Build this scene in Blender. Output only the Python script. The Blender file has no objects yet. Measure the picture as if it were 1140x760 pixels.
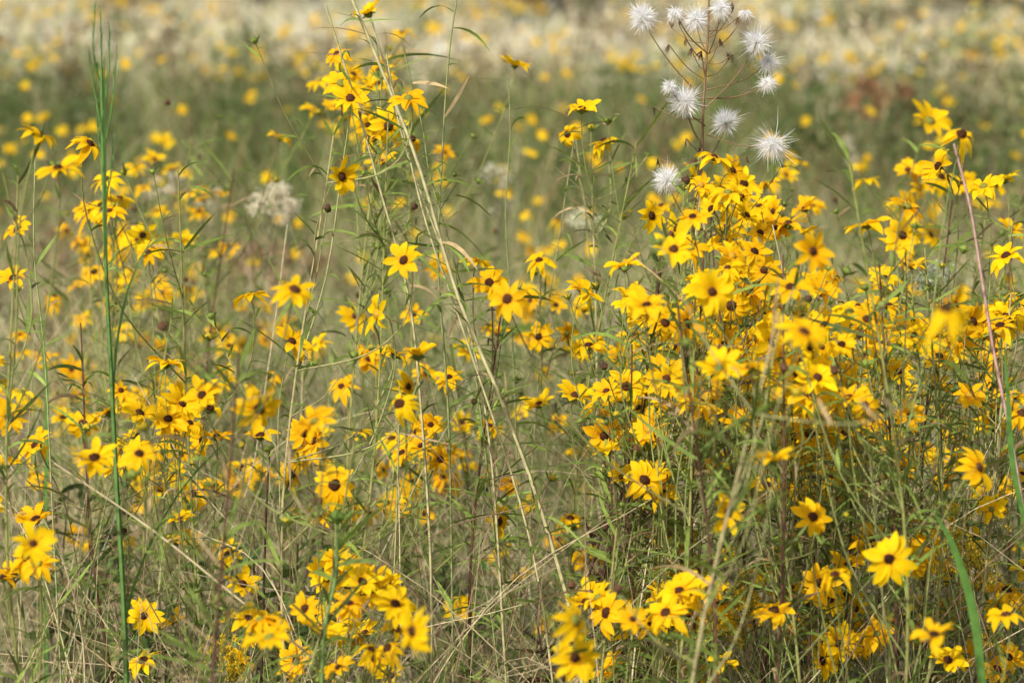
import bpy, math, numpy as np
from mathutils import Vector
rng = np.random.default_rng(11)
R = rng.random
def U(a,b,n=None): return rng.uniform(a,b,n)

# ------------------------------------------------------------------ camera / place
CAM = np.array([0.0,-4.7,1.5]); PITCH = math.radians(8.0)
TX = 0.18
FW = np.array([0,math.cos(PITCH),-math.sin(PITCH)]); UPV = np.array([0,math.sin(PITCH),math.cos(PITCH)])
def site(u,v,d):
    """world position (metres) of image pixel (u,v) at a depth of d metres from the camera"""
    r = FW + np.array([1,0,0])*((u-570)/570*TX) + UPV*((380-v)/570*TX)
    return CAM + r*(d/r[1])
def gz(x,y):
    x=np.asarray(x,float); y=np.asarray(y,float)
    d = y+4.7
    z = 0.021*np.clip(d-25,0,None)
    z = z + 0.03*np.sin(x*0.9+y*0.5)+0.02*np.sin(x*2.3-y*1.7)
    return z

# ------------------------------------------------------------------ mesh builder
class MB:
    def __init__(s): s.v=[];s.f=[];s.c=[];s.m=[];s.n=0
    def grid(s,P,C,mat=0):
        P=np.asarray(P,float)
        if P.ndim==3: P=P[None]
        N,K,M,_=P.shape
        C=np.asarray(C,float)
        if C.ndim==1: C=np.broadcast_to(C,(N,K,M,3))
        elif C.ndim==2: C=np.broadcast_to(C[:,None,None,:],(N,K,M,3))
        elif C.ndim==3: C=np.broadcast_to(C[:,:,None,:],(N,K,M,3))
        idx=np.arange(N*K*M).reshape(N,K,M)+s.n
        q=np.stack([idx[:,:-1,:-1],idx[:,:-1,1:],idx[:,1:,1:],idx[:,1:,:-1]],-1).reshape(-1,4)
        s.v.append(P.reshape(-1,3)); s.c.append(C.reshape(-1,3)); s.f.append(q)
        s.m.append(np.full(len(q),mat,np.int32)); s.n+=N*K*M
    def build(s,name,mats,smooth=True,origin=None):
        v=np.concatenate(s.v);f=np.concatenate(s.f);c=np.concatenate(s.c);m=np.concatenate(s.m)
        o=np.zeros(3) if origin is None else np.asarray(origin,float)
        v=v-o
        me=bpy.data.meshes.new(name)
        me.vertices.add(len(v)); me.vertices.foreach_set('co',v.astype(np.float32).ravel())
        me.loops.add(len(f)*4); me.loops.foreach_set('vertex_index',f.astype(np.int32).ravel())
        me.polygons.add(len(f))
        me.polygons.foreach_set('loop_start',np.arange(0,len(f)*4,4,dtype=np.int32))
        me.polygons.foreach_set('loop_total',np.full(len(f),4,dtype=np.int32))
        me.polygons.foreach_set('material_index',m)
        me.polygons.foreach_set('use_smooth',np.full(len(f),smooth,dtype=bool))
        for mt in mats: me.materials.append(mt)
        a=me.color_attributes.new('Col','FLOAT_COLOR','POINT')
        cc=np.ones((len(v),4),np.float32); cc[:,:3]=np.clip(c,0.002,0.95)
        a.data.foreach_set('color',cc.ravel())
        me.update()
        ob=bpy.data.objects.new(name,me); ob.location=o
        bpy.context.scene.collection.objects.link(ob)
        return ob
def nrm(a): return a/np.maximum(np.linalg.norm(a,axis=-1,keepdims=True),1e-9)
def ribbons(mb,base,dr,L,W,bend,col,mat=0,K=5,leaf=False,colvar=0.15,side=None):
    N=len(base); s=np.linspace(0,1,K)
    L=np.broadcast_to(L,(N,));W=np.broadcast_to(W,(N,))
    P=base[:,None,:]+dr[:,None,:]*(L[:,None]*s)[:,:,None]+bend[:,None,:]*(L[:,None]*s**2)[:,:,None]
    T=nrm(dr[:,None,:]+2*bend[:,None,:]*s[None,:,None])
    if side is None: side=nrm(rng.normal(size=(N,3)))
    Sd=nrm(np.cross(T,side[:,None,:]))
    prof=(np.clip(np.sin(np.pi*(0.12+0.88*s)),0.06,1)**0.7 if leaf else (1-s)**0.6*0.9+0.1)
    off=Sd*(W[:,None]*prof*0.5)[:,:,None]
    G=np.stack([P-off,P+off],2)
    col=np.asarray(col,float)
    if col.ndim==1: col=np.broadcast_to(col,(N,3))
    col=col*(1+colvar*rng.normal(size=(N,1)))
    mb.grid(G,col,mat)
    return P
def tube(mb,P,r,col,mat=0,M=5):
    P=np.asarray(P,float);n=len(P)
    r=np.broadcast_to(r,(n,))
    T=nrm(np.gradient(P,axis=0))
    ref=np.array([0.9,0.3,0.12]); ref=ref/np.linalg.norm(ref)
    A=nrm(np.cross(T,ref)+1e-6);B=np.cross(T,A)
    a=np.linspace(0,2*np.pi,M+1)
    G=P[:,None,:]+(A[:,None,:]*np.cos(a)[None,:,None]+B[:,None,:]*np.sin(a)[None,:,None])*r[:,None,None]
    mb.grid(G,np.asarray(col,float),mat)
def spline(pts,n=14):
    pts=np.asarray(pts,float)
    if len(pts)<3: 
        t=np.linspace(0,1,n)[:,None]; return pts[0]*(1-t)+pts[-1]*t
    p=np.vstack([2*pts[0]-pts[1],pts,2*pts[-1]-pts[-2]])
    out=[];seg=len(pts)-1; m=max(2,n//seg)
    for i in range(seg):
        a,b,c,d=p[i:i+4]
        for t in np.linspace(0,1,m,endpoint=False):
            out.append(0.5*((2*b)+(-a+c)*t+(2*a-5*b+4*c-d)*t*t+(-a+3*b-3*c+d)*t**3))
    out.append(pts[-1]); return np.array(out)
def basis(n):
    n=n/np.linalg.norm(n)
    ref=np.array([0,0,1.]) if abs(n[2])<0.9 else np.array([1.,0,0])
    t=np.cross(ref,n);t/=np.linalg.norm(t);return t,np.cross(n,t)
def dome(mb,pos,n,r,h,col,mat,rings=5,M=10,bump=0.12,start=0.0):
    t,b=basis(n)
    ph=np.linspace(start,np.pi/2*0.999,rings); a=np.linspace(0,2*np.pi,M+1)
    rr=r*np.cos(ph)[:,None]*np.ones(M+1)
    zz=h*np.sin(ph)[:,None]*np.ones(M+1)
    jit=1+bump*rng.normal(size=(rings,M+1)); jit[:,-1]=jit[:,0]
    rr=rr*jit; zz=zz*jit
    G=pos+t*(rr*np.cos(a))[:,:,None]+b*(rr*np.sin(a))[:,:,None]+n*zz[:,:,None]
    mb.grid(G,col,mat)

# ------------------------------------------------------------------ materials
def attr_mat(name,rough=0.6,trans=0.35,spec=0.25,noise=0.0,nscale=200):
    m=bpy.data.materials.new(name);m.use_nodes=True;nt=m.node_tree;N=nt.nodes
    for x in list(N):N.remove(x)
    out=N.new('ShaderNodeOutputMaterial');at=N.new('ShaderNodeAttribute');at.attribute_name='Col'
    col=at.outputs['Color']
    if noise>0:
        tc=N.new('ShaderNodeTexCoord');no=N.new('ShaderNodeTexNoise');no.inputs['Scale'].default_value=nscale;no.inputs['Detail'].default_value=2
        nt.links.new(tc.outputs['Object'],no.inputs['Vector'])
        mr=N.new('ShaderNodeMapRange');mr.inputs['From Min'].default_value=0.3;mr.inputs['From Max'].default_value=0.7
        mr.inputs['To Min'].default_value=1-noise;mr.inputs['To Max'].default_value=1+noise
        nt.links.new(no.outputs['Fac'],mr.inputs['Value'])
        mx=N.new('ShaderNodeVectorMath');mx.operation='SCALE'
        nt.links.new(col,mx.inputs[0]);nt.links.new(mr.outputs[0],mx.inputs['Scale']);col=mx.outputs[0]
    bs=N.new('ShaderNodeBsdfPrincipled');bs.inputs['Roughness'].default_value=rough
    bs.inputs['Specular IOR Level'].default_value=spec
    nt.links.new(col,bs.inputs['Base Color'])
    if trans>0:
        tr=N.new('ShaderNodeBsdfTranslucent');nt.links.new(col,tr.inputs['Color'])
        mix=N.new('ShaderNodeMixShader');mix.inputs[0].default_value=trans
        nt.links.new(bs.outputs[0],mix.inputs[1]);nt.links.new(tr.outputs[0],mix.inputs[2])
        nt.links.new(mix.outputs[0],out.inputs[0])
    else: nt.links.new(bs.outputs[0],out.inputs[0])
    return m
M_LEAF=attr_mat('leaf_green',0.55,0.38,0.2,0.2,60)
M_STEM=attr_mat('stem_skin',0.65,0.0,0.2,0.25,70)
M_PETAL=attr_mat('yellow_petal',0.65,0.45,0.1,0.08,120)
M_DISC=attr_mat('flower_disc',0.85,0.0,0.1,0.5,900)
M_GRASS=attr_mat('grass_blade',0.6,0.42,0.15)
M_FLUFF=attr_mat('seed_fluff',0.8,0.5,0.1)
PM=[M_LEAF,M_STEM,M_PETAL,M_DISC]

# ------------------------------------------------------------------ flower parts
def flower(mb,pos,n,Rr,detail=True,disc='dark',wilt=0.0):
    n=n/np.linalg.norm(n);t,b=basis(n)
    k=int(rng.integers(10,15)) if detail else 10
    K=6 if detail else 3
    s=np.linspace(0,1,K)
    wp=np.interp(s,[0,.15,.4,.65,.88,1],[.45,.8,1,.97,.55,.05])
    a=np.arange(k)/k*2*np.pi+U(-.18,.18,k)+U(0,6)
    keep=R(k)>0.05+0.25*wilt; a=a[keep];k=len(a)
    if k<3: return
    r0=Rr*0.17
    L=Rr*U(.8,1.08,k)*(1-0.2*wilt)
    w=Rr*U(.16,.215,k)*(1-0.3*wilt)
    cup=U(-.2,.4)
    lift=U(-.1,.4,k)+cup; droop=U(.05,.6,k)+wilt*U(.3,1.2,k)
    rad=r0+(L[:,None]-r0)*s*(1-0.14*droop[:,None]*s)*(1-.12*abs(cup))
    z=Rr*(lift[:,None]*s-droop[:,None]*s**2)+Rr*0.02*rng.normal(size=(k,1))
    ca,sa=np.cos(a),np.sin(a)
    er=t*ca[:,None]+b*sa[:,None]; et=-t*sa[:,None]+b*ca[:,None]
    mid=pos+er[:,None,:]*rad[:,:,None]+n*z[:,:,None]
    sway=U(-.16,.16,k)*Rr; mid=mid+et[:,None,:]*(sway[:,None]*s**2)[:,:,None]
    tw=U(-.9,.9,k)[:,None]*s
    sd=et[:,None,:]*np.cos(tw)[:,:,None]+n*np.sin(tw)[:,:,None]
    hw=(w[:,None]*wp)[:,:,None]
    fold=n*(0.33*w[:,None]*wp)[:,:,None]
    G=np.stack([mid-sd*hw+fold,mid,mid+sd*hw+fold],2)
    base=np.array([0.93,0.58,0.006])*U(.9,1.03)
    base=base*np.array([1,U(.90,1.10),1])
    c=base*(1+.05*rng.normal(size=(k,1)))
    c=c[:,None,:]*np.linspace(.9,1.03,K)[None,:,None]
    c[:,0,1]*=0.8
    mb.grid(G,c,2)
    rings,M=(6,12) if detail else (3,6)
    if disc=='dark': dc=np.array([0.045,0.018,0.008])*U(.7,1.5)
    elif disc=='yellow': dc=np.array([0.42,0.24,0.02])
    else: dc=np.array([0.16,0.17,0.03])
    rd=Rr*U(.18,.24)
    cc=np.tile(dc,(rings,1))
    if disc=='dark' and R()<.4: cc[:1]=[.25,.13,.015]
    dome(mb,pos,n,rd,rd*.75,cc[None],3,rings,M,.09)
    gc=np.array([0.15,0.21,0.045])*U(.8,1.3)
    dome(mb,pos+n*0.0005,-n,rd*.98,rd*1.1,gc,0,3 if not detail else 4,M,.05)
    if detail:
        kb=9;ab=np.arange(kb)/kb*2*np.pi+U(0,1)
        e=t*np.cos(ab)[:,None]+b*np.sin(ab)[:,None]
        ribbons(mb,pos-n*rd*.35+e*rd*.75,nrm(e+n*.1),rd*.9,rd*.38,-np.tile(n,(kb,1))*.3,gc*.9,0,3,True)
def bud(mb,pos,n,r,col=(0.19,0.25,0.05)):
    col=np.array(col)*U(.8,1.3)
    dome(mb,pos,n,r,r*.9,col*(1.15 if R()<.7 else np.array([2.6,1.5,.4])),0,4,8,.12)
    dome(mb,pos,-n,r,r,col,0,3,8,.05)
    k=8;a=np.arange(k)/k*6.283;t,b=basis(n);e=t*np.cos(a)[:,None]+b*np.sin(a)[:,None]
    ribbons(mb,pos-n*r*.4+e*r*.8,nrm(e*.8+n),r*1.7,r*.5,e*.3,col*.9,0,3,True)
def leaves_on(mb,P,step,l0,l1,w0,w1,col,up=0.7,dens=1.0):
    P=np.asarray(P);seg=np.linalg.norm(np.diff(P,axis=0),axis=1);tot=seg.sum()
    n=int(tot/step*dens)
    if n<1:return
    cs=np.r_[0,np.cumsum(seg)];t=np.sort(U(0,tot,n))
    B=np.stack([np.interp(t,cs,P[:,i]) for i in range(3)],1)
    a=U(0,6.283,n);d=np.stack([np.cos(a),np.sin(a),U(up-.5,up+.5,n)],1);d=nrm(d)
    bend=np.stack([U(-.15,.15,n),U(-.15,.15,n),U(-.75,.1,n)],1)
    cc=np.asarray(col)*U(.5,1.5,(n,1))
    dry=R(n)<.15
    cc[dry]=np.array([.40,.30,.16])*U(.4,1.2,(dry.sum(),1))
    up_s=nrm(np.stack([U(-.4,.4,n),U(-.4,.4,n),np.ones(n)],1))
    side=np.where(R(n)[:,None]<.6,up_s,nrm(rng.normal(size=(n,3))))
    ribbons(mb,B,d,U(l0,l1,n),U(w0,w1,n),bend,cc,0,6,True,side=side)

# ------------------------------------------------------------------ flower heads in image pixels (u,v,apparent radius,kind)
FL="""43 150 23 u;100 160 22 b;65 188 24 b;20 256 22 u;15 310 20 u;159 262 17 f;118 200 18 u;122 235 18 u;150 185 14 u;172 178 14 u;190 188 14 u
205 192 12 u;160 210 14 b;175 235 13 u;220 240 14 b;205 268 16 u;245 280 14 u;105 303 16 b;130 290 14 u;145 310 12 u;312 154 15 u;380 197 22 s
425 180 18 u;495 170 14 b;410 15 18 u;448 37 14 u;375 60 18 b;357 90 16 u;380 93 20 b;347 122 14 u;390 110 20 b;455 110 22 u;385 132 15 u;410 190 13 u
573 73 18 u;648 122 20 b;632 150 18 s;672 157 18 u;278 328 20 u;328 323 25 b;450 290 22 s;490 300 16 b;530 290 20 u;565 333 25 f;600 290 18 u
650 325 20 b;622 245 13 u;420 350 22 s;395 352 18 s;600 375 18 s;655 385 20 b;695 295 20 u;725 240 20 s;750 278 24 b;785 215 20 b;830 240 20 b
795 175 20 u;815 190 20 s;810 215 22 b;805 270 22 u;840 280 20 b;770 200 18 s;793 325 25 f;835 325 20 b;880 320 24 b;915 325 24 b;905 280 25 s
965 250 24 u;1005 262 24 s;1010 230 22 u;1035 135 25 b;1070 150 23 s;1045 185 20 s;1095 208 21 u;1118 200 19 u;965 200 15 u;905 230 15 b;890 180 14 u
875 195 14 b;1120 285 21 b;1125 255 18 u;1136 330 20 b;1053 345 33 d;985 310 20 b;1000 270 18 b;225 440 24 b;288 455 25 f;325 380 22 b
352 385 18 b;290 485 20 u;225 490 20 s;350 470 26 u;372 540 24 f;325 528 18 s;445 450 25 s;440 395 21 u;465 395 22 u;410 400 18 b;185 405 21 u
105 510 24 b;155 505 25 b;10 465 20 s;160 540 17 b;190 530 18 u;215 550 19 f;70 465 17 u;90 440 15 b;37 605 26 b;40 578 22 u;160 685 22 f
160 735 22 u;245 610 15 u;165 610 13 u;235 640 14 u;270 650 20 b;300 710 28 u;330 735 22 s;440 672 26 s;460 702 28 s;370 750 20 b;265 740 20 u
435 752 20 u;410 570 17 b;420 605 13 u;510 680 19 b;555 580 20 s;555 615 19 b;545 480 18 u;500 540 16 s;600 450 18 b;640 440 21 u;665 450 20 b
685 478 21 u;645 500 17 u;655 545 15 b;580 462 15 u;620 470 16 b;720 340 26 u;740 360 22 b;700 330 20 u;765 360 22 s;790 385 22 b;800 410 25 b
835 410 26 u;860 380 22 s;895 370 29 u;918 362 24 b;870 420 24 b;860 455 22 b;825 470 22 u;910 420 23 b;940 380 21 u;935 430 20 b;850 432 22 s
980 380 22 b;1000 405 20 u;1020 440 19 b;1045 430 20 u;1080 440 21 b;1060 390 20 b;1095 375 20 u;1120 352 21 b;860 512 27 u;855 540 22 u
810 570 25 s;890 540 20 u;905 575 24 f;960 490 15 f;1000 530 18 u;1090 520 24 s;1125 500 20 u;970 600 22 f;990 622 27 f;930 640 26 d
912 650 20 f;880 600 19 b;862 680 24 u;725 695 23 u;685 647 15 u;640 690 27 s;640 732 28 s;680 745 22 b;805 735 22 u;1040 706 27 u;1055 735 24 u
1120 685 26 u;1110 745 21 b;720 575 17 u;735 600 16 b;850 635 18 u;1060 480 19 u;1105 470 20 b;1130 440 20 u;775 440 20 b;745 410 20 u;720 450 18 b
690 400 18 s;880 480 20 u;930 470 18 s;1030 500 19 b;960 540 18 b;1010 580 19 u;1110 560 20 s;1060 640 20 b;780 520 18 u;740 530 16 b;1085 600 20 u
500 420 18 u;520 390 17 b;480 500 16 u;460 350 17 s;545 315 20 s;590 335 16 b;130 450 15 u;60 330 15 u;90 355 14 b;255 385 15 u;240 365 14 b;380 430 18 b
400 480 18 u;300 420 18 b;345 505 18 b;270 520 18 u;200 505 18 b;240 540 17 u;130 520 20 u;440 600 14 u;590 560 16 u;620 600 15 b;580 640 16 u;610 700 17 b"""
items=[]
for tok in FL.replace('\n',';').split(';'):
    u,v,r,k=tok.split(); u=float(u);v=float(v);r=float(r)
    d=np.clip(0.031*U(.95,1.05)*570/TX/r,3.1,7.8)
    Rr=r*d*TX/570*1.2*U(.92,1.06)
    items.append([site(u,v,d),Rr,k,d])
def scatter(n,boxes,d0,d1,sp=26):
    c=0
    while c<n:
        u0,u1,v0,v1=boxes[rng.integers(len(boxes))]
        d=U(d0,d1);u,v=U(u0,u1),U(v0,v1)
        for _ in range(int(rng.integers(1,7))):   # sprays of several heads
            dd=d+rng.normal()*.08
            items.append([site(u+rng.normal()*sp,v+abs(rng.normal())*20,dd),0.036*U(.72,1.15),'uubsbuubfs'[rng.integers(10)],dd]);c+=1
scatter(370,[(690,1140,290,540),(690,1140,290,540),(740,1140,330,480),(850,1140,480,720),(730,880,190,400),(860,1140,270,480),(740,1000,300,480)],4.2,6.0)
scatter(125,[(60,480,380,560),(560,760,330,560),(0,200,400,620),(200,500,440,600),(150,420,390,540)],4.5,6.3)
scatter(120,[(0,1140,560,735),(600,1140,560,735),(200,500,640,735),(620,1140,640,735)],4.0,5.4)
scatter(34,[(20,210,160,290),(1000,1130,140,290),(350,450,60,160)],4.9,6.4,20)
scatter(170,[(80,300,190,430),(0,330,350,470),(0,330,280,420),(500,760,240,430),(860,1150,220,420)],6.3,9.5)
scatter(50,[(-350,-10,200,700),(1150,1480,200,700)],4.5,6.5)

pts=np.array([[i[0][0],i[0][1]] for i in items]);
KC=96
cen=pts[rng.choice(len(pts),KC,replace=False)].copy()
W2=np.array([1.0,0.8])
for _ in range(14):
    D=(((pts[:,None]-cen[None])*W2)**2).sum(-1);lab=D.argmin(1)
    for k in range(KC):
        if (lab==k).any(): cen[k]=pts[lab==k].mean(0)
def head_normal(k,p):
    tc=nrm(CAM-p)
    if k=='f': n=tc+np.array([U(-.35,.35),0,U(-.1,.3)])
    elif k=='s': n=np.array([U(-1.1,1.1),-.6,U(.0,.6)])
    elif k=='u': n=np.array([U(-.5,.5),U(-.6,.15),1.])
    elif k=='d': n=np.array([U(-.2,.2),-.25,1.])
    else: n=np.array([U(-.6,.6),U(-.9,-.1),.75])
    return nrm(n)
LG=np.array([0.165,0.235,0.045])
for k in range(KC):
    mem=[items[i] for i in np.where(lab==k)[0]]
    if not mem: continue
    mb=MB()
    c=cen[k]; zmax=max(m[0][2] for m in mem); zmin=min(m[0][2] for m in mem)
    bx,by=c[0]+U(-.12,.12),c[1]+U(-.1,.15)
    g=float(gz(bx,by))
    top=np.array([c[0]+U(-.03,.03),c[1],max(zmax-.06,.3)])
    base=np.array([bx,by,g-.02])
    mid=(top+base)/2+np.array([U(-.06,.06),U(-.05,.05),0])
    ax=spline([base,mid,top],16)
    r=R()
    sc=np.array([.10,.045,.030]) if r<.36 else (np.array([.24,.25,.08]) if r<.75 else np.array([.40,.35,.18]))
    tube(mb,ax,np.linspace(.0036,.0014,len(ax)),sc,1)
    leaves_on(mb,ax,.019,.06,.14,.0035,.0075,LG)
    for p,Rr,kind,d in mem:
        n=head_normal(kind,p)
        zj=p[2]-U(.12,.42); zj=max(zj,g+.1); f=np.clip((zj-g)/(top[2]-g),.05,.97)
        j=ax[int(f*(len(ax)-1))]
        lowdir=np.array([n[0]*.35,n[1]*.35,1.]);lowdir/=np.linalg.norm(lowdir)
        p0=p-n*Rr*.22
        p1=p0-(n*.4+lowdir*.6)*.03
        p2=p1-lowdir*min(.10,max(.03,(p[2]-j[2])*.4))+(j-p1)*np.array([.15,.15,0])
        br=spline([j,(j*.5+p2*.5)+np.array([(p2-j)[0]*.15,(p2-j)[1]*.15,-.01]),p2,p1,p0],16)
        bc=sc*.5+np.array([.16,.20,.06])*.6
        tube(mb,br,np.linspace(.0015,.0010,len(br)),bc,1,4)
        leaves_on(mb,br[:-4],.042,.03,.08,.003,.006,LG)
        det=d<6.6
        rr=R()
        disc='dark' if kind in 'f' or rr<.76 else ('yellow' if rr<.82 else 'green')
        flower(mb,p,n,Rr,det,disc,wilt=(U(.3,1) if R()<.12 else (1.0 if kind=='d' else 0)))
    for _ in range(int(rng.integers(2,6))):
        f=U(.45,.98);j=ax[int(f*(len(ax)-1))]
        e=j+np.array([U(-.14,.14),U(-.12,.12),U(.08,.24)])
        if e[2]>zmax+.1: e[2]=zmax+U(-.05,.1)
        br=spline([j,j*.45+e*.55+np.array([0,0,-.02]),e],10)
        tube(mb,br,np.linspace(.0013,.0009,len(br)),sc*.4+np.array([.11,.13,.04]),1,4)
        leaves_on(mb,br,.03,.03,.07,.003,.005,LG)
        n=nrm(br[-1]-br[-3]+np.array([0,0,.01]))
        if R()<.2:
            dome(mb,e,n,.0065,.007,np.array([.07,.035,.02])*U(.8,1.6),3,5,10,.15);dome(mb,e,-n,.006,.006,[.1,.09,.04],0,3,8)
        else: bud(mb,e,n,U(.004,.0075))
    mb.build('swamp_sunflower_plant',PM,origin=base)

# ------------------------------------------------------------------ long stems, each laid along image coordinates
def stalk(mb,uv,d,r,col,leaf=None,d2=None):
    d2=d2 or d
    n=len(uv);P=[site(u,v,d+(d2-d)*i/(n-1)) for i,(u,v) in enumerate(uv)]
    e=P[-1]+(P[-1]-P[-2])*.35; e[2]=gz(e[0],e[1])-.02
    if P[-1][2]>e[2]+.03: P.append(e)
    P=spline(P,34)
    tube(mb,P,np.linspace(r*.55,r,len(P)),col,1,6)
    if leaf: leaves_on(mb,P,leaf,.06,.13,.004,.007,LG*1.15,.5)
    return P
mb=MB();TG=np.array([.46,.43,.23])
stalk(mb,[(388,-10),(430,90),(468,190),(510,330),(560,450),(600,560),(640,700),(650,800)],4.6,.0046,TG,.02)
stalk(mb,[(362,5),(395,110),(420,200),(455,330),(470,470),(480,640),(480,800)],4.7,.003,TG*.9,.03)
stalk(mb,[(430,60),(450,160),(500,300),(530,400),(548,520),(560,700),(565,800)],4.75,.003,TG*.9,.03)
stalk(mb,[(448,50),(470,140),(480,200),(515,330),(540,500),(570,800)],4.8,.0024,np.array([.22,.25,.09]),.03)
stalk(mb,[(510,-10),(500,60),(493,160),(488,300),(500,480),(505,800)],4.9,.0024,np.array([.22,.25,.1]),.04)
stalk(mb,[(566,88),(568,150),(563,240),(568,330),(575,500),(580,800)],5.2,.002,np.array([.22,.25,.1]),.05)
stalk(mb,[(412,22),(440,110),(475,250),(520,380),(590,600),(620,800)],4.65,.0026,TG,.03)
mb.build('tall_sunflower_plant',PM)
mb=MB()
stalk(mb,[(1062,160),(1080,230),(1093,310),(1108,400),(1128,500),(1150,640),(1165,800)],4.3,.0036,np.array([.42,.27,.24]),.12)
mb.build('reddish_flower_stalk',PM)
for uv,d,r,c in [
 ([(60,515),(170,590),(270,670),(370,750),(420,800)],4.2,.0024,[.55,.46,.28]),
 ([(735,300),(715,450),(690,560),(660,700),(655,800)],4.8,.0048,[.06,.028,.02]),
 ([(850,330),(800,470),(870,640),(900,800)],4.9,.0026,[.2,.12,.07]),
 ([(930,330),(965,480),(978,600),(990,800)],4.5,.0026,[.48,.45,.28]),
 ([(445,430),(442,560),(436,700),(432,800)],4.6,.0024,[.3,.3,.13]),
 ([(770,380),(740,520),(715,660),(700,800)],4.6,.0022,[.55,.48,.32]),
 ([(0,500),(60,600),(90,700),(95,800)],4.5,.0018,[.5,.43,.27]),
 ([(320,250),(300,400),(270,560),(190,700),(120,800)],5.3,.0018,[.5,.45,.28]),
 ([(640,150),(620,280),(600,420),(590,600),(600,800)],5.3,.0018,[.28,.28,.13]),
 ([(1150,380),(1090,520),(1010,640),(900,760),(860,810)],4.6,.0014,[.45,.4,.24]),
 ([(860,250),(900,420),(960,560),(1060,760),(1080,810)],4.7,.0020,[.42,.4,.22]),
 ([(150,420),(220,540),(300,640),(350,800)],4.8,.0018,[.48,.42,.26]),
 ([(40,150),(38,280),(50,400),(60,600),(70,800)],4.7,.0020,[.28,.3,.13]),
 ([(300,500),(296,580),(293,680),(290,800)],4.7,.003,[.06,.03,.022]),
 ([(680,520),(668,600),(640,690),(620,800)],4.75,.0032,[.06,.03,.022]),
 ([(1040,380),(1048,520),(1030,650),(1025,800)],4.9,.0028,[.09,.045,.03]),
]:
    mb=MB(); stalk(mb,uv,d,r,np.array(c),.09); mb.build('dry_weed_stalk' if c[0]>.3 else 'weed_stalk',PM)
mb=MB()
for _ in range(150):
    u,v=U(-50,1200),U(420,740);d=U(4.2,5.8);b=site(u,v,d);b[2]=gz(b[0],b[1]);a=U(0,6.283);l=U(.3,.9)
    e=b+np.array([math.cos(a)*l,math.sin(a)*l*.5,U(.2,.75)]);m=(b+e)/2+np.array([0,0,U(.05,.2)])
    P=spline([b,m,e],10)
    tube(mb,P,np.linspace(.0013,.0006,len(P)),np.array([.55,.46,.28] if R()<.6 else [.26,.17,.1])*U(.6,1.2),1,4)
mb.build('dry_straw',PM)
mb=MB()
P=stalk(mb,[(376,575),(374,640),(362,700),(358,800)],3.9,.0036,np.array([.15,.24,.07]))
bud(mb,P[0],np.array([0,0,1.]),.010,(.14,.22,.04)); leaves_on(mb,P,.03,.06,.14,.005,.009,LG)
mb.build('budding_stalk',PM)

# tall green grass with the feathery top on the left
mb=MB();GG=np.array([.09,.18,.045])
stem=stalk(mb,[(113,75),(115,200),(118,300),(124,420),(130,540),(137,660),(142,800)],4.3,.0048,GG)
for uv in [[(113,100),(104,60),(106,12)],[(113,120),(113,60),(112,15)],[(114,130),(121,85),(122,35)],[(114,150),(106,105),(99,60)],[(115,170),(124,125),(130,60)],[(114,190),(110,150),(107,110)],[(116,230),(124,190),(127,150)]]:
    P=spline([site(u,v,4.3+U(-.02,.02)) for u,v in uv],14)
    tube(mb,P,np.linspace(.0016,.0007,len(P)),GG*1.1,1,4)
    n=30;i=rng.integers(0,len(P),n);B=P[i]
    dr=nrm(np.stack([U(-.2,.2,n),U(-.2,.2,n),np.ones(n)],1))
    ribbons(mb,B,dr,U(.010,.02,n),.0018,dr*0,GG*1.3,0,3,True)
for f in (.3,.45,.6,.75):
    b=stem[int(f*len(stem))];ribbons(mb,b[None],nrm(np.array([[U(-.3,.3),U(-.3,.3),1.]])),U(.3,.5),.006,np.array([[U(-.3,.3),0,-.25]]),GG,0,8)
mb.build('tall_green_grass_stalk',PM)
for uv,d,w in [([(1098,810),(1085,690),(1062,610),(1035,562)],3.9,.013),([(50,600),(52,440),(47,380),(44,320)],5.3,.010),([(1150,620),(1128,520),(1122,440),(1118,380)],4.2,.009),([(1135,600),(1130,500),(1110,440)],5,.007)]:
    mb=MB();P=spline([site(u,v,d) for u,v in uv],16)
    b=P[0].copy();b[2]=gz(b[0],b[1])-.01;b[0]-=(P[1]-P[0])[0]*2;P=np.vstack([b,P])
    w_=w*np.clip(np.sin(np.linspace(.5,3.1,len(P))),.05,1)/2
    S=np.tile(nrm(np.array([1,-.5,.2])),(len(P),1))
    G=np.stack([P-S*w_[:,None],P+np.array([0,.15,0])*w_[:,None],P+S*w_[:,None]],1)
    mb.grid(G,np.array([.11,.24,.05]),0);mb.build('broad_grass_blade',PM)

# ------------------------------------------------------------------ seeding plant with white fluff
mb=MB();BR=np.array([.20,.125,.065])
DD=4.75
main=stalk(mb,[(790,-30),(788,40),(783,120),(781,180),(772,300),(764,430),(752,560),(742,800)],DD,.0030,BR,None)
leaves_on(mb,main[8:],.05,.05,.11,.006,.012,LG*.8,.2)
def fluff(u,v,r,mess=0.0,droop=0.0,d=DD):
    c=site(u,v,d+U(-.06,.06));n=700
    dr=nrm(rng.normal(size=(n,3))); dr[:,2]-=droop
    lump=nrm(rng.normal(size=(1,3)));dr=nrm(dr+lump*(.1+.5*mess))
    rr=r/3167*d
    L=rr*U(.65,1.0,n)*(1+mess*U(-.5,.35,n))
    ribbons(mb,np.tile(c,(n,1))+dr*rr*.05,dr,L,.0009,rng.normal(size=(n,3))*(.16+.35*mess),np.array([.90,.90,.89]),2,4,True,.02)
    dome(mb,c-np.array([0,0,.002]),np.array([0,0,-1.]),.0035,.008,BR*.9,1,4,7,.05)
    return c
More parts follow.
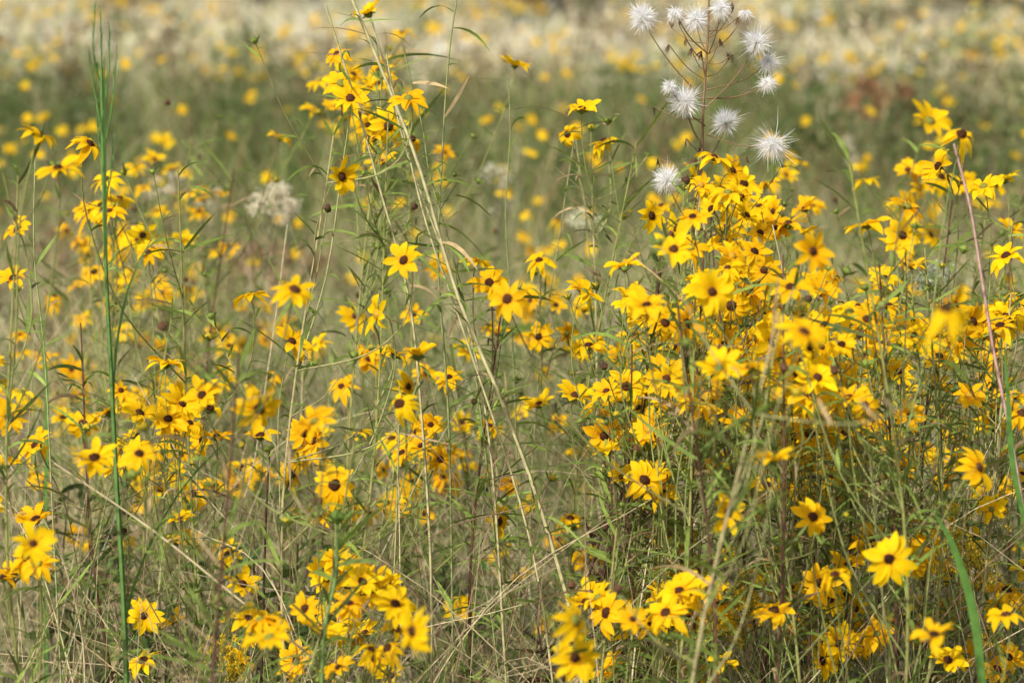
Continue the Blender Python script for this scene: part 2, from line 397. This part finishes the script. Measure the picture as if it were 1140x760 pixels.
heads=[(715,20,18,.1,0,(782,110)),(775,22,15,.4,.2,(788,60)),(803,8,13,.45,.3,(789,60)),(843,47,17,.35,.2,(786,120)),(763,113,19,.25,0,(783,165)),
(808,137,17,.35,0,(781,185)),(860,158,19,.75,.5,(786,150)),(743,200,18,.1,0,(776,260)),(854,68,12,.6,.6,(787,100)),(853,90,11,.7,.8,(787,110)),(752,12,10,.6,.5,(788,60)),(830,12,8,.7,.6,(789,60)),(746,95,8,.7,.9,(785,140))]
for u,v,r,ms,dp,(ju,jv) in heads:
    c=fluff(u,v,r,ms,dp);j=site(ju,jv,DD)
    P=spline([j,j*.45+c*.55+np.array([0,0,-.012]),c-np.array([0,0,.006])],12)
    tube(mb,P,np.linspace(.0014,.0008,len(P)),BR,1,4)
for _ in range(18):
    t=U(5,150);j=site(788-t*.04,t+30,DD);e=j+np.array([U(-.09,.09),U(-.05,.05),U(.0,.07)])
    P=spline([j,(j+e)/2+np.array([0,0,-.008]),e],8);tube(mb,P,.0009,BR,1,4)
    dn=np.array([U(-.2,.2),0,-1.]) if R()<.6 else np.array([0,0,1.])
    k=9;dr=nrm(np.tile(dn,(k,1))+.22*rng.normal(size=(k,3)))
    ribbons(mb,np.tile(e,(k,1)),dr,U(.010,.018,k),.0028,dr*0,np.array([.24,.18,.10]) if R()<.6 else np.array([.10,.06,.04]),0,3,True)
mb.build('seeding_pilewort_plant',[M_LEAF,M_STEM,M_FLUFF])

# ------------------------------------------------------------------ boneset (white clusters) and goldenrod
def boneset(u,v,d,w,col,heads=11):
    mb=MB();c=site(u,v,d);b=np.array([c[0]+U(-.1,.1),c[1],0]);b[2]=gz(b[0],b[1])-.02
    ax=spline([b,(b+c)/2+U(-.03,.03,3),c-np.array([0,0,.08])],14)
    tube(mb,ax,np.linspace(.003,.0016,len(ax)),[.25,.25,.12],1);leaves_on(mb,ax,.03,.05,.1,.01,.02,LG,.2)
    for _ in range(heads):
        e=c+np.array([rng.normal()*w*.45,rng.normal()*w*.3,rng.normal()*.35*w]);j=ax[-1-int(U(0,4))]
        tube(mb,spline([j,(j+e)/2-np.array([0,0,.015]),e],6),.0009,[.25,.25,.14],1,4)
        n=60;B=e+rng.normal(size=(n,3))*np.array([.009,.009,.007]);dr=nrm(rng.normal(size=(n,3))+[0,-.3,1.])
        ribbons(mb,B,dr,U(.004,.008,n),.006,dr*0,np.array(col),2,3,True)
    mb.build('boneset_plant',PM)
for a in [(298,225,6.9,.075,[.85,.78,.6],13),(322,240,7.0,.04,[.85,.76,.58],6),(190,213,7.4,.07,[.70,.65,.48],10),(238,228,7.8,.05,[.62,.57,.42],6),(652,248,7.0,.045,[.7,.7,.5],7),(552,202,7.4,.08,[.6,.58,.42],10),
          (1036,312,5.6,.05,[.42,.46,.32],14),(950,168,11,.07,[.65,.6,.46],7)]: boneset(*a)
def goldenrod(u,v,d,s):
    mb=MB();c=site(u,v,d);b=np.array([c[0]+U(-.12,.12),c[1]+.05,0]);b[2]=gz(b[0],b[1])-.02
    ax=spline([b,(b+c)/2,c],16);tube(mb,ax,np.linspace(.0025,.001,len(ax)),[.18,.21,.07],1);leaves_on(mb,ax,.014,.04,.08,.004,.008,LG,.5)
    for i in range(18):
        f=U(.0,.22);j=ax[-1-int(U(0,3))]-np.array([0,0,f*s*.6]);a=U(0,6.283);l=s*U(.3,.9)*(.4+f*3)
        e=j+np.array([math.cos(a)*l,math.sin(a)*l*.8,-.01]);P=spline([j,(j+e)/2+np.array([0,0,.03]),e],9)
        tube(mb,P,.0007,[.2,.22,.06],1,4)
        n=60;B=P[rng.integers(1,len(P),n)]+rng.normal(size=(n,3))*.0022;dr=nrm(rng.normal(size=(n,3))*.5+[0,0,1.])
        ribbons(mb,B,dr,U(.003,.006,n),.0024,dr*0,np.array([.80,.58,.03]),2,3,True)
    mb.build('goldenrod_plant',PM)
for a in [(1066,575,4.6,.13),(1040,600,4.8,.11),(1090,620,4.8,.1),(790,665,4.5,.12),(770,640,4.6,.09),(740,650,4.7,.1),(830,650,4.7,.09),(250,722,4.6,.07),(990,590,5.2,.07)]: goldenrod(*a)

# ------------------------------------------------------------------ grass masses
def field(mb,n,d0,d1,h0,h1,w0,w1,pal,lean=.45,bendz=.3,K=5,xpad=1.2,power=1.0,patch=None):
    d=d0+(d1-d0)*R(n)**power; x=U(-1,1,n)*(TX*1.25*d+xpad); y=d-4.7
    B=np.stack([x,y,gz(x,y)-.01],1)
    a=U(0,6.283,n);l=np.abs(rng.normal(size=n))*lean
    dr=nrm(np.stack([np.cos(a)*l,np.sin(a)*l,np.ones(n)],1))
    bend=np.stack([np.cos(a)*U(0,.3,n),np.sin(a)*U(0,.3,n),-U(0,bendz,n)],1)
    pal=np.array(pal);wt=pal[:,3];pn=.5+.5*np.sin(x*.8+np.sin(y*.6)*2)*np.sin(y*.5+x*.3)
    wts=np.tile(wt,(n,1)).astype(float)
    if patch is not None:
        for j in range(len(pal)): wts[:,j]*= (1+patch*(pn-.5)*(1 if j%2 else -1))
    wts=np.clip(wts,.001,None);cum=np.cumsum(wts/wts.sum(1,keepdims=True),1)
    ci=np.minimum((R(n)[:,None]>cum).sum(1),len(pal)-1)
    c=pal[ci,:3]*U(.65,1.3,(n,1))
    return ribbons(mb,B,dr,U(h0,h1,n)*(1+.5*(pn-.5)),U(w0,w1,n),bend,c,0,K)
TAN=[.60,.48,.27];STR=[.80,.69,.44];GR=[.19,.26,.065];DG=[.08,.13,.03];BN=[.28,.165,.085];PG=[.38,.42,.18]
def pal(**k):
    m=dict(tan=TAN,stw=STR,gr=GR,dg=DG,bn=BN,pg=PG);return [m[a]+[b] for a,b in k.items()]
mb=MB();field(mb,5500,3.9,6.8,.2,.62,.0014,.0034,pal(tan=2.4,gr=4,stw=1.8,dg=2,bn=1.5,pg=1.6),.6)
field(mb,2200,4.2,6.8,.5,1.0,.0012,.0022,pal(tan=3,gr=2,stw=2,bn=1,pg=2),.4)
mb.build('meadow_grass_tangle',[M_GRASS])
mb=MB();field(mb,2500,1.0,4.0,.05,.18,.002,.004,pal(tan=2,gr=3,pg=2),.8)
mb.build('short_grass',[M_GRASS])
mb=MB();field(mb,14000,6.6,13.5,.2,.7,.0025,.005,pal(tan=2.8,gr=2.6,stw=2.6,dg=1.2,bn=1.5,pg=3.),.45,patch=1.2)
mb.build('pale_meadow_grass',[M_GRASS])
mb=MB();field(mb,14000,12.5,25,.3,.85,.006,.011,pal(tan=1.2,dg=4.5,stw=.6,gr=3.4,bn=2.2,pg=.6),.4,patch=.8)  # tree shade across this band is put into the darker grass colours
mb.build('shade_painted_meadow_grass',[M_GRASS])
SUN_T=[.80,.66,.40,3.4];SUN_S=[.95,.88,.66,6.];SUN_G=[.52,.55,.26,2.2];SUN_D=[.24,.27,.11,.8]  # far field's strong sunlight painted in as paler grass colours
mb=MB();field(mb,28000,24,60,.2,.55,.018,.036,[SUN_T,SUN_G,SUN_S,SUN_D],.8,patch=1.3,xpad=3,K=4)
mb.build('sun_painted_meadow_grass',[M_GRASS])

# distant blossom mass
mb=MB()
def blooms(n,d0,d1,h0,h1,r0,r1,col,xp=1.0):
    for _ in range(n):
        d=U(d0,d1);x=U(-1,1)*(TX*1.25*d+xp);y=d-4.7
        if d>22 and math.sin(x*1.3+y*.25)*math.sin(y*.4-x*.5)<-.05: continue
        z=gz(x,y)+U(h0,h1)
        p=np.array([x,y,float(z)]);nn=nrm(np.array([U(-.5,.5),U(-1.1,-.2),.8]));t,b=basis(nn)
        k=8;a=np.arange(k)/k*6.283;r=U(r0,r1);e=t*np.cos(a)[:,None]+b*np.sin(a)[:,None]
        ribbons(mb,np.tile(p,(k,1)),nrm(e+nn*.2),r,r*.55,-np.tile(nn,(k,1))*.2,np.array(col),1,3,True)
        ribbons(mb,np.array([[x,y,float(z)]]),np.array([[0,0,-1.]]),float(z-gz(x,y)),.004,np.zeros((1,3)),np.array([.16,.2,.07]),0,3)
Y=[.93,.60,.015]
blooms(200,9,13,.35,.8,.027,.035,Y);blooms(150,13,23,.4,.95,.026,.036,Y)
blooms(1050,24,50,.3,.6,.04,.08,Y,3);blooms(160,25,50,.3,.6,.05,.08,[.9,.9,.85],3)
mb.build('distant_wildflowers',[M_LEAF,M_PETAL])

# leafy weeds, shrubs
def leafcloud(mb,c,rad,n,size,col,mat=0):
    p=rng.normal(size=(n,3))*.5; p=p*np.array(rad)+np.array(c)
    dr=nrm(rng.normal(size=(n,3))+[0,0,.3])
    ribbons(mb,p,dr,size*U(.6,1.3,n),size*.45,-np.tile([0,0,1.],(n,1))*U(0,.5,(n,1)),np.asarray(col)*U(.6,1.4,(n,1)),mat,4,True)
def forbs(name,n,d0,d1,s0,s1,cols,leafn,ls,h=.5):
    mb=MB()
    for _ in range(n):
        d=U(d0,d1);x=U(-1,1)*(TX*1.25*d+1);y=d-4.7;g=float(gz(x,y));s=U(s0,s1);hh=s*U(.5,1.1)*h*2
        col=np.array(cols[rng.integers(len(cols))])
        for _ in range(4):
            e=np.array([x+rng.normal()*s*.35,y+rng.normal()*s*.3,g+hh*U(.5,1.)])
            P=spline([np.array([x,y,g]),(np.array([x,y,g])+e)/2+rng.normal(size=3)*.03,e],6)
            tube(mb,P,.0025+d*.0001,[.2,.15,.09],1,3)
            leafcloud(mb,e-np.array([0,0,s*.12]),(s*.3,s*.3,s*.4),leafn,ls,col)
    mb.build(name,PM)
forbs('dried_forbs',130,7,13,.15,.35,[[.28,.18,.10],[.16,.19,.07],[.36,.26,.15],[.12,.15,.06],[.22,.24,.10]],22,.035,.75)
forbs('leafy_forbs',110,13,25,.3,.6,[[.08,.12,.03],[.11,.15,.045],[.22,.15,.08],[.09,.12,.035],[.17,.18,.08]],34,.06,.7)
forbs('sun_painted_forbs',170,25,55,.4,.9,[[.36,.38,.18],[.55,.47,.28],[.18,.21,.09],[.7,.62,.40],[.28,.22,.13]],34,.11,.35)  # sunlight on the far field is put into these lighter leaf colours
for u,v,d,h,col in [(290,585,5.1,.35,[.11,.19,.05]),(320,600,5.3,.3,[.12,.2,.05]),(160,640,5.2,.3,[.11,.18,.05]),(690,600,5.2,.5,[.09,.05,.03]),(660,690,4.9,.4,[.10,.06,.035]),(880,600,5.4,.4,[.1,.16,.05]),(80,560,5.6,.4,[.1,.16,.05]),(500,640,5.6,.35,[.11,.18,.05])]:
    mb=MB();c=site(u,v,d);b=np.array([c[0],c[1],gz(c[0],c[1])-.01])
    for _ in range(7):
        e=c+np.array([U(-.12,.12),U(-.1,.1),U(-.1,.06)]);P=spline([b,(b+e)/2+U(-.03,.03,3),e],10)
        tube(mb,P,.0018,[.12,.08,.05],1,4);leaves_on(mb,P[2:],.018,.04,.075,.012,.022,col,.3)
    mb.build('broadleaf_weed',PM)
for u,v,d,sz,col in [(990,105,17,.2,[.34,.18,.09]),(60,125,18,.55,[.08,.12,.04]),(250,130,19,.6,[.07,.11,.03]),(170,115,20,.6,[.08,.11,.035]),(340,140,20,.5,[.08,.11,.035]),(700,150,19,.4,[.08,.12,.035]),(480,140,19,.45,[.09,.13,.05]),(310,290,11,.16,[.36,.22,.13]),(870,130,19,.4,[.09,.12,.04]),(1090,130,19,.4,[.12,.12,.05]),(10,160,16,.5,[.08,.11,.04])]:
    mb=MB();c=site(u,v,d);g=float(gz(c[0],c[1]));b=np.array([c[0],c[1],g-.02])
    for _ in range(12):
        e=c+np.array([rng.normal()*sz*.6,rng.normal()*sz*.5,U(-.6,.3)*sz]);P=spline([b,(b+e)/2+U(-.1,.1,3)*sz,e],9)
        tube(mb,P,.004,[.16,.12,.08],1,4);leafcloud(mb,e,(sz*.3,sz*.3,sz*.25),60,.04,col)
    mb.build('low_shrub',PM)
# wood edge behind the meadow
mb=MB()
for i in range(34):
    d=U(58,78);x=U(-32,32);y=d-4.7;g=float(gz(x,y));h=U(9,15);b=np.array([x,y,g-.1]);t=b+np.array([U(-.6,.6),U(-.6,.6),h])
    P=spline([b,(b+t)/2+U(-.3,.3,3),t],10);tube(mb,P,np.linspace(.24,.05,len(P)),np.array([.10,.08,.06])*U(.7,1.2),1,8)
    for _ in range(12):
        f=U(.25,1);j=P[int(f*(len(P)-1))];a=U(0,6.283);l=U(1,3.2)*(1.25-f*.7);e=j+np.array([math.cos(a)*l,math.sin(a)*l,U(.2,1.4)])
        tube(mb,spline([j,(j+e)/2,e],5),.04,[.1,.08,.06],1,4)
        leafcloud(mb,e,(1.3,1.3,.8),75,.34,np.array([.06,.095,.03])*U(.7,1.5))
mb.build('tree_line',PM)
for u,v,d in [(1075,14,41),(1110,20,40),(1140,8,42),(620,2,42),(300,-4,44)]:
    mb=MB();c=site(u,v,d);g=float(gz(c[0],c[1]));b=np.array([c[0],c[1],g-.05])
    for _ in range(16):
        e=c+np.array([rng.normal()*.6,rng.normal()*.5,U(-.1,.9)]);P=spline([b,(b+e)/2+U(-.1,.1,3),e],8)
        tube(mb,P,.022,[.09,.07,.055],1,5);leafcloud(mb,e,(.35,.3,.25),60,.10,[.10,.09,.05])
    mb.build('woody_shrub',PM)

# ------------------------------------------------------------------ ground
xs=np.r_[np.linspace(-400,-30,10),np.linspace(-25,25,90),np.linspace(30,400,10)]
ys=np.r_[np.linspace(-150,-10,8),np.linspace(-8,70,160),np.linspace(80,700,14)]
X,Yg=np.meshgrid(xs,ys);Z=gz(X,np.minimum(Yg,75))
mb=MB();mb.grid(np.stack([X,Yg,Z],-1)[None].transpose(0,2,1,3)[:,:,::-1],np.array([.2,.17,.09]))
gm=bpy.data.materials.new('meadow_soil');gm.use_nodes=True;nt=gm.node_tree;bs=nt.nodes['Principled BSDF'];bs.inputs['Roughness'].default_value=.95
tc=nt.nodes.new('ShaderNodeTexCoord');n1=nt.nodes.new('ShaderNodeTexNoise');n1.inputs['Scale'].default_value=14;n1.inputs['Detail'].default_value=8
cr=nt.nodes.new('ShaderNodeValToRGB');cr.color_ramp.elements[0].position=.35;cr.color_ramp.elements[0].color=(.06,.05,.03,1);cr.color_ramp.elements[1].position=.68;cr.color_ramp.elements[1].color=(.42,.34,.20,1)
e=cr.color_ramp.elements.new(.5);e.color=(.16,.14,.07,1)
nt.links.new(tc.outputs['Object'],n1.inputs['Vector']);nt.links.new(n1.outputs['Fac'],cr.inputs['Fac']);nt.links.new(cr.outputs[0],bs.inputs['Base Color'])
bp=nt.nodes.new('ShaderNodeBump');bp.inputs['Strength'].default_value=.6;nt.links.new(n1.outputs['Fac'],bp.inputs['Height']);nt.links.new(bp.outputs[0],bs.inputs['Normal'])
mb.build('ground',[gm])

# ------------------------------------------------------------------ light, sky, camera
sc=bpy.context.scene
el=math.radians(44);az=math.radians(210)   # azimuth clockwise from +Y
S=Vector((math.sin(az)*math.cos(el),math.cos(az)*math.cos(el),math.sin(el)))
sl=bpy.data.lights.new('sun','SUN');sl.energy=5.0;sl.angle=math.radians(.6);sl.color=(1,.95,.85)
so=bpy.data.objects.new('sun',sl);so.rotation_euler=S.to_track_quat('Z','Y').to_euler();so.location=(0,0,20);sc.collection.objects.link(so)
w=bpy.data.worlds.new('World');sc.world=w;w.use_nodes=True;nt=w.node_tree;bg=nt.nodes['Background']
sk=nt.nodes.new('ShaderNodeTexSky');sk.sky_type='NISHITA';sk.sun_disc=False;sk.sun_elevation=el;sk.sun_rotation=az
sk.dust_density=4.0
nt.links.new(sk.outputs[0],bg.inputs['Color']);bg.inputs['Strength'].default_value=.15
cd=bpy.data.cameras.new('camera');cd.lens=100;cd.sensor_width=36;cd.clip_end=2000;cd.clip_start=.05
cd.dof.use_dof=True;cd.dof.focus_distance=4.75;cd.dof.aperture_fstop=4.0
co=bpy.data.objects.new('camera',cd);co.location=CAM;co.rotation_euler=(math.radians(90)-PITCH,0,0);sc.collection.objects.link(co);sc.camera=co
sc.view_settings.view_transform='Standard';sc.view_settings.look='None';sc.view_settings.exposure=0
